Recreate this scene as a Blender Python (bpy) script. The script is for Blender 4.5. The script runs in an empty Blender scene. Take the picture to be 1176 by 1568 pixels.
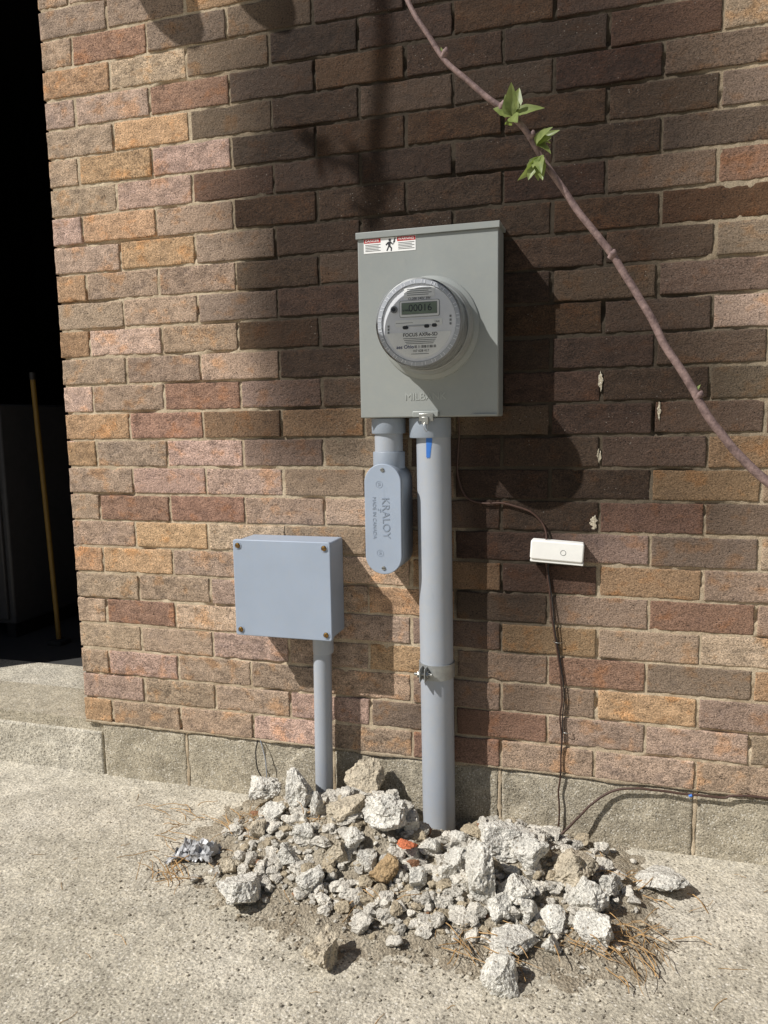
import bpy, numpy as np, math, random
from mathutils import Matrix, Vector
rng=np.random.default_rng(7); random.seed(7)
scene=bpy.context.scene
GZ=-0.15
# ------------------------------------------------------------------ noise
def _h(ix,iy,iz,s):
    n=(ix*374761393+iy*668265263+iz*2147483647%1000003+s*974711+iz*1274126177)&0xffffffff
    n=((n^(n>>13))*1274126177)&0xffffffff
    n=((n^(n>>16))*2246822519)&0xffffffff
    return ((n^(n>>15))&0xffffff)/float(0xffffff)*2-1
def noise(x,y,z=0.,s=0):
    x,y,z=np.broadcast_arrays(np.asarray(x,float),np.asarray(y,float),np.asarray(z,float))
    ix=np.floor(x).astype(np.int64);iy=np.floor(y).astype(np.int64);iz=np.floor(z).astype(np.int64)
    fx=x-ix;fy=y-iy;fz=z-iz
    fx=fx*fx*(3-2*fx);fy=fy*fy*(3-2*fy);fz=fz*fz*(3-2*fz)
    r=0
    for a in (0,1):
        for b in (0,1):
            for c in (0,1):
                w=(fx if a else 1-fx)*(fy if b else 1-fy)*(fz if c else 1-fz)
                r=r+w*_h(ix+a,iy+b,iz+c,s)
    return r
def fbm(x,y,z=0.,s=0,o=3):
    r=0;a=1
    for k in range(o):
        r=r+a*noise(np.asarray(x)*2**k,np.asarray(y)*2**k,np.asarray(z)*2**k,s+k*17);a*=.5
    return r
def sr(r,g,b,k=1.0):
    f=lambda c:((c/255+.055)/1.055)**2.4 if c>10 else c/255/12.92
    return (f(r)*k,f(g)*k,f(b)*k,1)
# ------------------------------------------------------------------ mesh helpers
def link(o,parent=None):
    scene.collection.objects.link(o)
    if parent: o.parent=parent
    return o
def empty(name):
    o=bpy.data.objects.new(name,None); o.empty_display_size=.1
    return link(o)
def npmesh(name,V,F,mat,parent=None,attrs=None,smooth=False):
    V=np.asarray(V,np.float32);F=np.asarray(F,np.int32)
    me=bpy.data.meshes.new(name); k=F.shape[1]
    me.vertices.add(len(V)); me.vertices.foreach_set('co',V.ravel())
    me.loops.add(F.size); me.loops.foreach_set('vertex_index',F.ravel())
    me.polygons.add(len(F)); me.polygons.foreach_set('loop_start',np.arange(0,F.size,k,dtype=np.int32))
    me.update(calc_edges=True); me.validate()
    if attrs:
        for n,a in attrs.items():
            if a.ndim==2:
                at=me.attributes.new(n,'FLOAT_COLOR','POINT'); at.data.foreach_set('color',a.astype(np.float32).ravel())
            else:
                at=me.attributes.new(n,'FLOAT','POINT'); at.data.foreach_set('value',a.astype(np.float32).ravel())
    me.polygons.foreach_set('use_smooth',np.full(len(F),smooth))
    me.materials.append(mat)
    return link(bpy.data.objects.new(name,me),parent)
def pymesh(name,V,F,mat,parent=None,smooth=False,bevel=0,seg=2,ang=40):
    me=bpy.data.meshes.new(name); me.from_pydata([tuple(v) for v in V],[],[tuple(f) for f in F]); me.update()
    me.materials.append(mat)
    o=link(bpy.data.objects.new(name,me),parent)
    if smooth:
        for p in me.polygons:p.use_smooth=True
        me.set_sharp_from_angle(angle=math.radians(ang))
    if bevel:
        m=o.modifiers.new('b','BEVEL');m.width=bevel;m.segments=seg;m.limit_method='ANGLE';m.angle_limit=math.radians(35)
        m.harden_normals=False
        for p in me.polygons:p.use_smooth=True
        me.set_sharp_from_angle(angle=math.radians(60))
    return o
def box(name,x0,x1,y0,y1,z0,z1,mat,parent=None,bevel=0,seg=2):
    V=[(x,y,z) for x in(x0,x1) for y in(y0,y1) for z in(z0,z1)]
    F=[(0,1,3,2),(4,6,7,5),(0,4,5,1),(2,3,7,6),(0,2,6,4),(1,5,7,3)]
    return pymesh(name,V,F,mat,parent,bevel=bevel,seg=seg)
def prism(name,outline,y0,y1,mat,parent=None,bevel=0,seg=2):
    n=len(outline);V=[(x,y0,z) for x,z in outline]+[(x,y1,z) for x,z in outline]
    F=[tuple(range(n)),tuple(range(2*n-1,n-1,-1))]+[(i,i+n,(i+1)%n+n,(i+1)%n) for i in range(n)]
    return pymesh(name,V,F,mat,parent,smooth=True,bevel=bevel,seg=seg)
def rrect(cx,cz,w,h,r,n=6,a=0):
    P=[]
    for sx,sz,t0 in((1,1,0),(-1,1,90),(-1,-1,180),(1,-1,270)):
        for i in range(n+1):
            t=math.radians(t0+90*i/n);P.append((sx*(w/2-r)+r*math.cos(t),sz*(h/2-r)+r*math.sin(t)))
    c,s=math.cos(a),math.sin(a)
    return [(cx+x*c-z*s,cz+x*s+z*c) for x,z in P]
def circ(cx,cz,r,n=48): return [(cx+r*math.cos(2*math.pi*i/n),cz+r*math.sin(2*math.pi*i/n)) for i in range(n)]
def lathe_y(name,cx,cz,prof,mat,parent=None,n=96):
    V=[];F=[];m=len(prof)
    for r,y in prof:
        for i in range(n):
            t=2*math.pi*i/n;V.append((cx+r*math.cos(t),y,cz+r*math.sin(t)))
    for j in range(m-1):
        for i in range(n):
            F.append((j*n+i,j*n+(i+1)%n,(j+1)*n+(i+1)%n,(j+1)*n+i))
    return pymesh(name,V,F,mat,parent,smooth=True,ang=30)
def catmull(P,k=8):
    P=np.array(P,float)
    if len(P)<3:return P
    Q=np.vstack([2*P[0]-P[1],P,2*P[-1]-P[-2]]);o=[]
    for i in range(1,len(Q)-2):
        for t in np.linspace(0,1,k,endpoint=False):
            a,b,c,d=Q[i-1],Q[i],Q[i+1],Q[i+2]
            o.append(.5*((2*b)+(c-a)*t+(2*a-5*b+4*c-d)*t*t+(3*b-a-3*c+d)*t**3))
    o.append(P[-1]);return np.array(o)
def tube_data(P,R,n=10,cap=True):
    P=np.array(P,float);m=len(P);R=np.interp(np.linspace(0,1,m),np.linspace(0,1,len(R)),R) if len(np.atleast_1d(R))>1 else np.full(m,float(np.atleast_1d(R)[0]))
    T=np.gradient(P,axis=0);T/=np.linalg.norm(T,axis=1)[:,None]+1e-12
    u=np.cross(T[0],[.3,.9,.2]);u/=np.linalg.norm(u);V=[]
    for i in range(m):
        u=u-T[i]*u.dot(T[i]);u/=np.linalg.norm(u)+1e-12;w=np.cross(T[i],u)
        for j in range(n):
            t=2*math.pi*j/n;V.append(P[i]+R[i]*(u*math.cos(t)+w*math.sin(t)))
    F=[(i*n+j,i*n+(j+1)%n,(i+1)*n+(j+1)%n,(i+1)*n+j) for i in range(m-1) for j in range(n)]
    return V,F
def tube(name,P,R,mat,parent=None,n=12,k=8,wob=0):
    Q=catmull(P,k)
    if wob: Q=Q+wob*np.stack([fbm(Q[:,2]*25,Q[:,0]*25,1,61,2),fbm(Q[:,2]*25,Q[:,0]*25,1,62,2)*.5,fbm(Q[:,2]*25,Q[:,0]*25,1,63,2)],-1)
    V,F=tube_data(Q,R,n);V=list(V);m=len(Q)
    F=F+[tuple(range(n-1,-1,-1)),tuple((m-1)*n+j for j in range(n))]
    return pymesh(name,V,F,mat,parent,smooth=True,ang=50)
def cylz(name,x,y,prof,mat,parent=None,n=64,lean=0.,leany=0.):
    V=[];F=[]
    z0=prof[0][1]
    for r,z in prof:
        for i in range(n):
            t=2*math.pi*i/n;V.append((x+lean*(z-z0)+r*math.cos(t),y+leany*(z-z0)+r*math.sin(t),z))
    for j in range(len(prof)-1):
        for i in range(n):F.append((j*n+i,j*n+(i+1)%n,(j+1)*n+(i+1)%n,(j+1)*n+i))
    F.append(tuple(range(n)));F.append(tuple((len(prof)-1)*n+i for i in range(n)))
    return pymesh(name,V,F,mat,parent,smooth=True,ang=30)
def text(name,s,x,y,z,size,mat,parent,dirv=(1,0,0),upv=(0,0,1),extr=.0002,align='CENTER',bold=0.):
    cu=bpy.data.curves.new(name,'FONT');cu.body=s;cu.size=size;cu.extrude=extr;cu.align_x=align;cu.align_y='CENTER';cu.offset=bold
    t=bpy.data.objects.new(name+'_tmp',cu);scene.collection.objects.link(t)
    bpy.context.view_layer.update()
    me=bpy.data.meshes.new_from_object(t.evaluated_get(bpy.context.evaluated_depsgraph_get()))
    bpy.data.objects.remove(t)
    me.materials.clear();me.materials.append(mat)
    o=link(bpy.data.objects.new(name,me),parent)
    X=Vector(dirv).normalized();U=Vector(upv).normalized();N=X.cross(U)
    o.matrix_world=Matrix(((X.x,U.x,N.x,x),(X.y,U.y,N.y,y),(X.z,U.z,N.z,z),(0,0,0,1)))
    return o
# ------------------------------------------------------------------ materials
class M:
    def __init__(s,name,rough=.6,metal=0,spec=.5):
        s.m=bpy.data.materials.new(name);s.m.use_nodes=True;s.t=s.m.node_tree;s.n=s.t.nodes
        s.b=s.n['Principled BSDF'];s.b.inputs['Roughness'].default_value=rough;s.b.inputs['Metallic'].default_value=metal
        s.b.inputs['Specular IOR Level'].default_value=spec
        s.tc=s.n.new('ShaderNodeTexCoord').outputs['Object']
    def L(s,a,b): s.t.links.new(a,b)
    def map(s,sc):
        n=s.n.new('ShaderNodeMapping');n.inputs['Scale'].default_value=sc;s.L(s.tc,n.inputs['Vector']);return n.outputs[0]
    def noise(s,scale,det=3,rough=.55,vec=None):
        n=s.n.new('ShaderNodeTexNoise');n.inputs['Scale'].default_value=scale;n.inputs['Detail'].default_value=det
        n.inputs['Roughness'].default_value=rough
        s.L(vec or s.tc,n.inputs['Vector']);return n.outputs['Fac']
    def voro(s,scale,feat='F1',vec=None,out='Distance'):
        n=s.n.new('ShaderNodeTexVoronoi');n.inputs['Scale'].default_value=scale;n.feature=feat
        s.L(vec or s.tc,n.inputs['Vector']);return n.outputs[out]
    def ramp(s,f,*st):
        n=s.n.new('ShaderNodeValToRGB');e=n.color_ramp.elements
        while len(e)<len(st):e.new(.5)
        for k,(p,c) in enumerate(st):
            e[k].position=p;e[k].color=c if not isinstance(c,(int,float)) else (c,c,c,1)
        s.L(f,n.inputs[0]);return n.outputs[0]
    def mix(s,f,a,b,mode='MIX'):
        n=s.n.new('ShaderNodeMix');n.data_type='RGBA';n.blend_type=mode
        for i,v in((0,f),(6,a),(7,b)):
            if isinstance(v,(int,float)):n.inputs[i].default_value=v if i==0 else (v,v,v,1)
            elif isinstance(v,tuple):n.inputs[i].default_value=v
            else:s.L(v,n.inputs[i])
        return n.outputs[2]
    def math(s,op,a,b=0.,clamp=False):
        n=s.n.new('ShaderNodeMath');n.operation=op;n.use_clamp=clamp
        for i,v in((0,a),(1,b)):
            if isinstance(v,(int,float)):n.inputs[i].default_value=v
            else:s.L(v,n.inputs[i])
        return n.outputs[0]
    def attr(s,name,out='Color'):
        n=s.n.new('ShaderNodeAttribute');n.attribute_name=name;return n.outputs[out]
    def bump(s,h,st=.5,d=.002,prev=None):
        n=s.n.new('ShaderNodeBump');n.inputs['Strength'].default_value=st;n.inputs['Distance'].default_value=d
        s.L(h,n.inputs['Height'])
        if prev:s.L(prev,n.inputs['Normal'])
        s.L(n.outputs[0],s.b.inputs['Normal']);return n.outputs[0]
    def col(s,c):
        if isinstance(c,tuple):s.b.inputs['Base Color'].default_value=c
        else:s.L(c,s.b.inputs['Base Color'])
def simple(name,c,rough=.5,metal=0,var=.12,scale=40,bump=0,bscale=600,spec=.5):
    m=M(name,rough,metal,spec)
    d=tuple(x*(1-var) for x in c[:3])+(1,);l=tuple(min(1,x*(1+var)) for x in c[:3])+(1,)
    m.col(m.ramp(m.noise(scale,3),(.3,d),(.7,l)))
    if bump:m.bump(m.noise(bscale,2),bump,.0006)
    return m.m
# brick
mb=M('brick_face',.88,spec=.25)
c=mb.attr('Col');soot_shade=mb.attr('soot_shade','Fac')
patch=mb.noise(30,3,.78,mb.map((1,1,1.5)))
fine=mb.noise(290,3,.85,mb.map((1,1,1.35)))
grain=mb.ramp(fine,(.34,.30),(.5,1.),(.64,1.55))
c=mb.mix(1,c,mb.ramp(patch,(.32,.6),(.5,1.),(.68,1.34)),'MULTIPLY')
c=mb.mix(1,c,grain,'MULTIPLY')
blot=mb.noise(15,3,.65,mb.map((1,1,1.25)))
c=mb.mix(mb.ramp(blot,(.54,0.),(.64,.7)),c,mb.mix(1,c,(1.18,.94,.70,1),'MULTIPLY'))
c=mb.mix(mb.ramp(blot,(.34,.6),(.43,0.)),c,mb.mix(1,c,(.80,.82,.88,1),'MULTIPLY'))
vd=mb.voro(115)
dkm=mb.ramp(mb.noise(38,2),(.46,0.),(.58,.9))
c=mb.mix(mb.math('MULTIPLY',mb.ramp(vd,(.10,1.),(.22,0.)),dkm),c,(.035,.025,.018,1))
sn=mb.math('ADD',soot_shade,mb.math('MULTIPLY',mb.math('SUBTRACT',patch,.5),.6))
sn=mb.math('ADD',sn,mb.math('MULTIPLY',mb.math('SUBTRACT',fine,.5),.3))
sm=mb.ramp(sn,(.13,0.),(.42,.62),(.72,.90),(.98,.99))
soot_shaded=mb.mix(1,c,(.115,.092,.080,1),'MULTIPLY')
soot_shaded=mb.mix(.35,soot_shaded,(.012,.0095,.0085,1))
c=mb.mix(sm,c,soot_shaded)
lime=mb.math('MULTIPLY',mb.ramp(mb.voro(85,vec=mb.map((1,1,1.2))),(.06,1.),(.13,0.)),mb.ramp(mb.noise(7,2),(.5,0.),(.6,.45)))
c=mb.mix(lime,c,sr(165,158,148))
mb.col(c)
hgt=mb.math('ADD',mb.math('MULTIPLY',fine,1.1),mb.math('MULTIPLY',vd,.35))
hgt=mb.math('ADD',hgt,mb.math('MULTIPLY',patch,1.8))
mb.bump(hgt,.95,.003)
MAT_BRICK=mb.m
mm=M('mortar',.95,spec=.15)
soot_shade=mm.attr('soot_shade','Fac')
n14=mm.noise(16,3,.65);nf=mm.noise(380,3,.75)
c=mm.ramp(n14,(.3,sr(158,140,116,1.15)),(.7,sr(200,184,158,1.2)))
c=mm.mix(1,c,mm.ramp(nf,(.3,.6),(.65,1.2)),'MULTIPLY')
sn=mm.math('ADD',soot_shade,mm.math('MULTIPLY',mm.math('SUBTRACT',n14,.5),.6))
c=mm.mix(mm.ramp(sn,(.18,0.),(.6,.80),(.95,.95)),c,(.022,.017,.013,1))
mm.col(c);mm.bump(nf,.8,.002);MAT_MORTAR=mm.m
def concrete(name,lo,mid,hi,b=1.,sc=1.):
    mg=M(name,.9,spec=.2)
    n2=mg.noise(16*sc,4,.7);n3=mg.noise(210*sc,3,.85);vo=mg.voro(170*sc)
    c=mg.ramp(mg.noise(2.3*sc,4,.62),(.3,lo),(.5,mid),(.72,hi))
    c=mg.mix(1,c,mg.ramp(n2,(.3,.74),(.68,1.16)),'MULTIPLY')
    c=mg.mix(1,c,mg.ramp(n3,(.34,.45),(.52,1.),(.66,1.35)),'MULTIPLY')
    cell=mg.voro(170*sc,out='Color')
    sep=mg.n.new('ShaderNodeSeparateColor');mg.L(cell,sep.inputs[0])
    near=mg.ramp(vo,(.28,1.),(.45,0.))
    c=mg.mix(mg.math('MULTIPLY',near,mg.ramp(sep.outputs[0],(.76,0.),(.80,.8))),c,sr(98,90,78))
    c=mg.mix(mg.math('MULTIPLY',near,mg.ramp(sep.outputs[1],(.76,0.),(.80,.75))),c,sr(226,220,206))
    mg.col(c)
    h=mg.math('ADD',n3,mg.math('MULTIPLY',vo,.4));h=mg.math('ADD',h,mg.math('MULTIPLY',n2,3.))
    mg.bump(h,b,.0028);return mg.m
MAT_GROUND=concrete('weathered_concrete',sr(180,172,153),sr(200,192,174),sr(216,209,193))
MAT_FOUND=concrete('foundation_block',sr(164,154,135),sr(182,172,151),sr(196,186,165),.8,1.3)
mr=M('broken_concrete',.93,spec=.2)
c=mr.attr('Col')
n35=mr.noise(35,4,.75);n3=mr.noise(260,3,.8);vo=mr.voro(140)
c=mr.mix(1,c,mr.ramp(n35,(.3,.74),(.68,1.18)),'MULTIPLY')
c=mr.mix(1,c,mr.ramp(n3,(.32,.55),(.52,1.),(.66,1.25)),'MULTIPLY')
cell=mr.voro(140,out='Color');sep=mr.n.new('ShaderNodeSeparateColor');mr.L(cell,sep.inputs[0])
c=mr.mix(mr.math('MULTIPLY',mr.ramp(vo,(.22,1.),(.4,0.)),mr.ramp(sep.outputs[0],(.84,0.),(.88,.75))),c,sr(130,116,98))
mr.col(c)
h=mr.math('ADD',n3,mr.math('MULTIPLY',vo,.6));h=mr.math('ADD',h,mr.math('MULTIPLY',n35,3.5));mr.bump(h,.9,.004);MAT_ROCK=mr.m
md=M('sandy_debris',.97,spec=.1)
n3=md.noise(300,3,.85);vo=md.voro(170)
c=md.ramp(md.noise(20,4,.65),(.3,sr(156,143,122)),(.7,sr(196,186,166)))
c=md.mix(1,c,md.ramp(n3,(.3,.45),(.66,1.35)),'MULTIPLY')
md.col(c);md.bump(md.math('ADD',n3,vo),1.,.005);MAT_DIRT=md.m
def paint(name,c,rough,dust=.15):
    m=M(name,rough,spec=.45)
    k=m.ramp(m.noise(6,4,.6),(.3,tuple(x*.93 for x in c[:3])+(1,)),(.7,tuple(x*1.04 for x in c[:3])+(1,)))
    d=m.math('MULTIPLY',m.ramp(m.noise(60,4,.75),(.45,0.),(.75,1.)),dust)
    k=m.mix(d,k,sr(185,175,155));sc=m.ramp(m.noise(30,4,.8,m.map((1,1,.3))),(.64,0.),(.70,.22))
    k=m.mix(sc,k,tuple(x*.72 for x in c[:3])+(1,))
    m.col(k);m.bump(m.noise(900,2),.06,.0005);return m.m
BOXG=paint('meter_box_paint',sr(146,150,147,1.0),.40,.10)
JBG=paint('junction_box_pvc',sr(158,170,186,1.),.5,.09)
PVC=paint('conduit_pvc',sr(162,168,176,1.),.42,.2)
PVCD=paint('conduit_body_pvc',sr(142,151,162,1.),.5,.1)
ZINC=simple('zinc_plated_steel',sr(170,170,165),.35,.85,.2,90,.2)
BRASS=simple('brass_screw',sr(150,115,60),.35,.9,.2,200)
STEEL=simple('galvanised_strap',sr(160,162,160),.45,.5,.15,60,.1)
WHITE=simple('white_plastic',sr(240,239,233),.45,0,.03,30)
CABLE=simple('brown_cable',sr(70,48,38),.6,0,.25,80)
BLACKW=simple('black_cable',sr(30,28,28),.55)
BLUE=simple('blue_tape',sr(50,110,190),.5)
LABW=simple('label_white',sr(238,238,235),.5,0,.03)
LABR=simple('label_red',sr(190,40,40),.5)
INK=simple('printed_ink',sr(34,34,38),.6)
INKG=simple('grey_ink',sr(120,122,122),.6)
PLATE=simple('meter_faceplate',sr(228,229,232),.5,0,.04)
PLATEG=simple('meter_grey_ring',sr(178,181,186),.5,0,.06)
LCD=simple('lcd_glass',sr(116,128,108),.25,0,.05)
METB=simple('meter_base',sr(150,152,150),.4,.2,.1)
m=M('twig_bark',.7);m.col(m.ramp(m.noise(160,4,.7),(.3,sr(84,66,64)),(.7,sr(150,126,120))));m.bump(m.noise(300,3),.5,.001);BARK=m.m
m=M('spring_leaf',.45);m.col(m.ramp(m.noise(90,3),(.3,sr(92,108,56)),(.7,sr(144,154,94))))
tr=m.n.new('ShaderNodeBsdfTranslucent');tr.inputs[0].default_value=sr(150,170,80);mx=m.n.new('ShaderNodeMixShader');mx.inputs[0].default_value=.3
m.L(m.b.outputs[0],mx.inputs[1]);m.L(tr.outputs[0],mx.inputs[2]);m.L(mx.outputs[0],m.n['Material Output'].inputs[0]);LEAF=m.m
STRAW=simple('dry_pine_needle',sr(172,138,92),.7,0,.4,25)
FOIL=simple('foil_wrapper',sr(175,175,175),.5,.2,.3,60)
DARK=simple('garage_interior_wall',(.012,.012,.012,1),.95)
DFLOOR=simple('garage_floor_in_shade',(.035,.034,.032,1),.9)  # dark tone paints the interior shade onto the floor past the sunlit sill
YEL=simple('yellow_paint',sr(104,80,22),.6)
CAB=simple('cabinet_enamel',sr(54,54,56),.6)
m=bpy.data.materials.new('clear_polycarbonate');m.use_nodes=True;t=m.node_tree;t.nodes.clear()
o=t.nodes.new('ShaderNodeOutputMaterial');a=t.nodes.new('ShaderNodeBsdfTransparent');a.inputs[0].default_value=(.99,.995,1,1);g=t.nodes.new('ShaderNodeBsdfGlossy');g.inputs['Roughness'].default_value=.05
fr=t.nodes.new('ShaderNodeFresnel');fr.inputs[0].default_value=1.28;mx=t.nodes.new('ShaderNodeMixShader')
t.links.new(fr.outputs[0],mx.inputs[0]);t.links.new(a.outputs[0],mx.inputs[1]);t.links.new(g.outputs[0],mx.inputs[2]);t.links.new(mx.outputs[0],o.inputs[0]);CLEAR=m
# ------------------------------------------------------------------ brick building
B=empty('brick_building')
# smoke stain on the wall plus painted darkening of the meter box shadow (centre x, centre z, spread x, spread z, amount)
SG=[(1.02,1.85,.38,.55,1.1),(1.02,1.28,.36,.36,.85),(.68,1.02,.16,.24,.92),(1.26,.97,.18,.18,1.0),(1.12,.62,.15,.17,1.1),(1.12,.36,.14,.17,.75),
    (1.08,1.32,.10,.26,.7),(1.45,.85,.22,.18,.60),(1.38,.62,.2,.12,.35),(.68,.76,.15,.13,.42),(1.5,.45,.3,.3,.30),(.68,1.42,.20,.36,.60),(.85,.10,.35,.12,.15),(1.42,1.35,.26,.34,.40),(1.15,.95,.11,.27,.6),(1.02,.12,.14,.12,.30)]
def soot_shade_at(x,z):
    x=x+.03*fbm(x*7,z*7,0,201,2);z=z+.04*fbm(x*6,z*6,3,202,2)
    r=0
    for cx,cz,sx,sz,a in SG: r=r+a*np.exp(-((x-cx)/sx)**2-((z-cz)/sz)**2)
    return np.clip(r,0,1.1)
PAL=[(sr(152,132,112),.40),(sr(140,121,105),.25),(sr(158,130,101),.15),(sr(158,135,120),.11),(sr(134,106,89),.08),(sr(152,115,86),.01)]
pw=np.cumsum([p[1] for p in PAL])
bV=[];bF=[];bC=[];bS=[];nv=0
ROW=.0677
def brick(u0,u1,v0,v1,face,nx,nz,hi):
    global nv
    def ax(n,L):
        t=np.linspace(0,1,n)
        if hi:
            e=.0016/L;t=np.concatenate([[0,e],np.linspace(3.2*e,1-3.2*e,n-4),[1-e,1]])
        return np.concatenate([[0],t,[1]])
    gu=ax(nx,u1-u0);gv=ax(nz,v1-v0)
    Ug,Vg=np.meshgrid(gu,gv,indexing='ij')
    u=u0+(u1-u0)*Ug;v=v0+(v1-v0)*Vg
    du=np.minimum(u-u0,u1-u);dv=np.minimum(v-v0,v1-v);d=np.minimum(du,dv)
    s=rng.integers(1000)
    off=float(np.clip(rng.normal()*.0006,-.0012,.0007));tilt=float(np.clip(rng.normal()*.003,-.005,.005));tv=rng.normal()*.010
    rec=off+tilt*(u-(u0+u1)/2)+tv*(v-(v0+v1)/2)
    rec=rec+.0009*np.exp(-d/.0009)
    edge=np.exp(-d/.006)
    ju=fbm(u*60,v*60,0,s,3)*.0010;jv=fbm(u*50,v*50,5,s+9,3)*.0011
    if hi:
        rec=rec+fbm(u*30,v*45,0,s+3,3)*.0003+np.clip(fbm(u*38,v*38,2,s+4,3)-.75,0,1)*.008*np.exp(-dv/.006)
    uu=u+ju*edge;vv=v+jv*edge+rng.normal()*.0006
    ring=np.zeros_like(u,bool);ring[0]=ring[-1]=True;ring[:,0]=ring[:,-1]=True
    rec=np.where(ring,.022,rec)
    if face=='F':P=np.stack([uu,rec,vv],-1)
    else:P=np.stack([rec,uu,vv],-1)
    P=P.reshape(-1,3);n=len(P);a,b=len(gu),len(gv)
    idx=np.arange(n).reshape(a,b)+nv
    q=np.stack([idx[:-1,:-1],idx[1:,:-1],idx[1:,1:],idx[:-1,1:]],-1).reshape(-1,4)
    if face=='S':q=q[:,::-1]
    k=np.searchsorted(pw,rng.random());k=min(k,len(PAL)-1)
    cc=np.array(PAL[k][0][:3])*(1+rng.normal()*.11)*1.52
    cc=cc*(1+rng.normal(size=3)*.015)
    bC.append(np.tile(np.append(cc,1),(n,1)))
    so=soot_shade_at(P[:,0],P[:,2]);bc=soot_shade_at((u0+u1)/2,(v0+v1)/2) if face=='F' else 0
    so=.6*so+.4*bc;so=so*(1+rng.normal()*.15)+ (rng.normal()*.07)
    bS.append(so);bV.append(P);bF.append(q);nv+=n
def lay(x0,x1,r0,r1,first_even,first_odd):
    for r in range(r0,r1):
        z0=r*ROW+.0005;z1=(r+1)*ROW-.0068
        x=x0;nxt=x0+(first_even if r%2==0 else first_odd)
        while x<x1-.02:
            e=min(nxt,x1)
            vis=x<1.85 and e>-.05 and r<29
            a=x+.0038+rng.normal()*.0008;b=e-.0038+rng.normal()*.0008
            if x==x0:a=x+abs(rng.normal())*.0015
            if b-a>.02:
                brick(a,b,z0,z1,'F',26 if vis else 6,13 if vis else 3,vis)
            x=e;nxt=e+.2032
lay(0,3.0,0,48,.0857,.187)
lay(-1.0,0,31,48,.1016,.2032)
lay(-2.6,-1.0,0,48,.1016,.2032)
for r in range(0,31):      # side return of the corner
    z0=r*ROW+.0005;z1=(r+1)*ROW-.0068
    if r%2==0: brick(.002,.19,z0,z1,'S',12,8,True)
    else: brick(.002,.09,z0,z1,'S',8,8,True);brick(.099,.19,z0,z1,'S',8,8,True)
npmesh('brick_courses',np.concatenate(bV),np.concatenate(bF),MAT_BRICK,B,{'Col':np.concatenate(bC),'soot_shade':np.concatenate(bS)},smooth=True)
gx=np.arange(.006,1.9,.0038);gz=np.arange(.002,2.0,.0038)
X,Z=np.meshgrid(gx,gz,indexing='ij')
y=.0027+.0009*fbm(X*18,Z*18,0,3,3)+.0009*fbm(X*120,Z*120,0,8,3)
y+=np.clip(fbm(X*9,Z*24,3,21,3)-.35,0,1)*.012
for hx,hz,hr,hd in((1.416,.788,.012,.02),(1.416,.76,.012,.02),(.629,1.38,.01,.016),(.155,1.593,.012,.012)):
    y+=hd*np.exp(-((X-hx)/hr)**2-((Z-hz)/(hr*1.3))**2)
y=np.clip(y,.0015,.02)
a,b=X.shape;idx=np.arange(a*b).reshape(a,b)
q=np.stack([idx[:-1,:-1],idx[1:,:-1],idx[1:,1:],idx[:-1,1:]],-1).reshape(-1,4)
npmesh('mortar_joints',np.stack([X,y,Z],-1).reshape(-1,3),q,MAT_MORTAR,B,{'soot_shade':soot_shade_at(X,Z).ravel()*.85},smooth=True)
for nm,x0,x1,z0,z1 in(('mortar_backing_right',1.896,2.998,.002,3.24),('mortar_backing_top',.006,1.896,1.996,3.24),('mortar_backing_lintel',-1.0,.006,2.1,3.24),('mortar_backing_left',-2.598,-1.002,.002,3.24)):
    box(nm,x0,x1,.0045,.05,z0,z1,MAT_MORTAR,B)
box('wall_core',.007,2.99,.0275,.2,.002,3.24,MAT_MORTAR,B)
box('wall_core_left',-2.59,-1.004,.052,.2,.002,3.24,MAT_MORTAR,B)
box('lintel_core',-1.0,.004,.052,.2,2.102,3.24,MAT_MORTAR,B)
box('steel_lintel',-1.05,.02,.03,.2,2.092,2.1,STEEL,B)
for i,(cx,cz,w,h) in enumerate([(1.302,.852,.009,.035),(1.416,.79,.006,.03),(1.294,.56,.014,.03),(1.302,.70,.007,.03)]):
    n=22;P=[(cx+w/2*math.cos(2*math.pi*k/n)*(1+rng.normal()*.25),cz+h/2*math.sin(2*math.pi*k/n)*(1+rng.normal()*.18)) for k in range(n)]
    prism('mortar_chip_%d'%i,P,-.0015,.004,MAT_FOUND,B,bevel=.0008)
# foundation
box('foundation_core',-2.6,2.98,.010,.2,-.6,-.002,MAT_FOUND,B)
def fblock(nm,x0,x1):
    nx=max(4,int((x1-x0)/.005));nz=32
    U,V=np.meshgrid(np.linspace(x0,x1,nx),np.linspace(-.2,-.003,nz),indexing='ij')
    d=np.minimum(np.minimum(U-x0,x1-U),-.003-V)
    Y=.003+.0012*fbm(U*40,V*40,0,4,3)+.002*np.exp(-d/.003)+np.clip(fbm(U*14,V*14,1,77,3)-.6,0,1)*.006
    e=(d<1e-6);Y=np.where(e,.0115,Y)
    ii=np.arange(nx*nz).reshape(nx,nz)
    q=np.stack([ii[:-1,:-1],ii[1:,:-1],ii[1:,1:],ii[:-1,1:]],-1).reshape(-1,4)
    npmesh(nm,np.stack([U,Y,V],-1).reshape(-1,3),q,MAT_FOUND,B,smooth=True)
xs=[.047,.30,.70,1.10,1.51,1.91,2.32,2.72,2.99]
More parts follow.
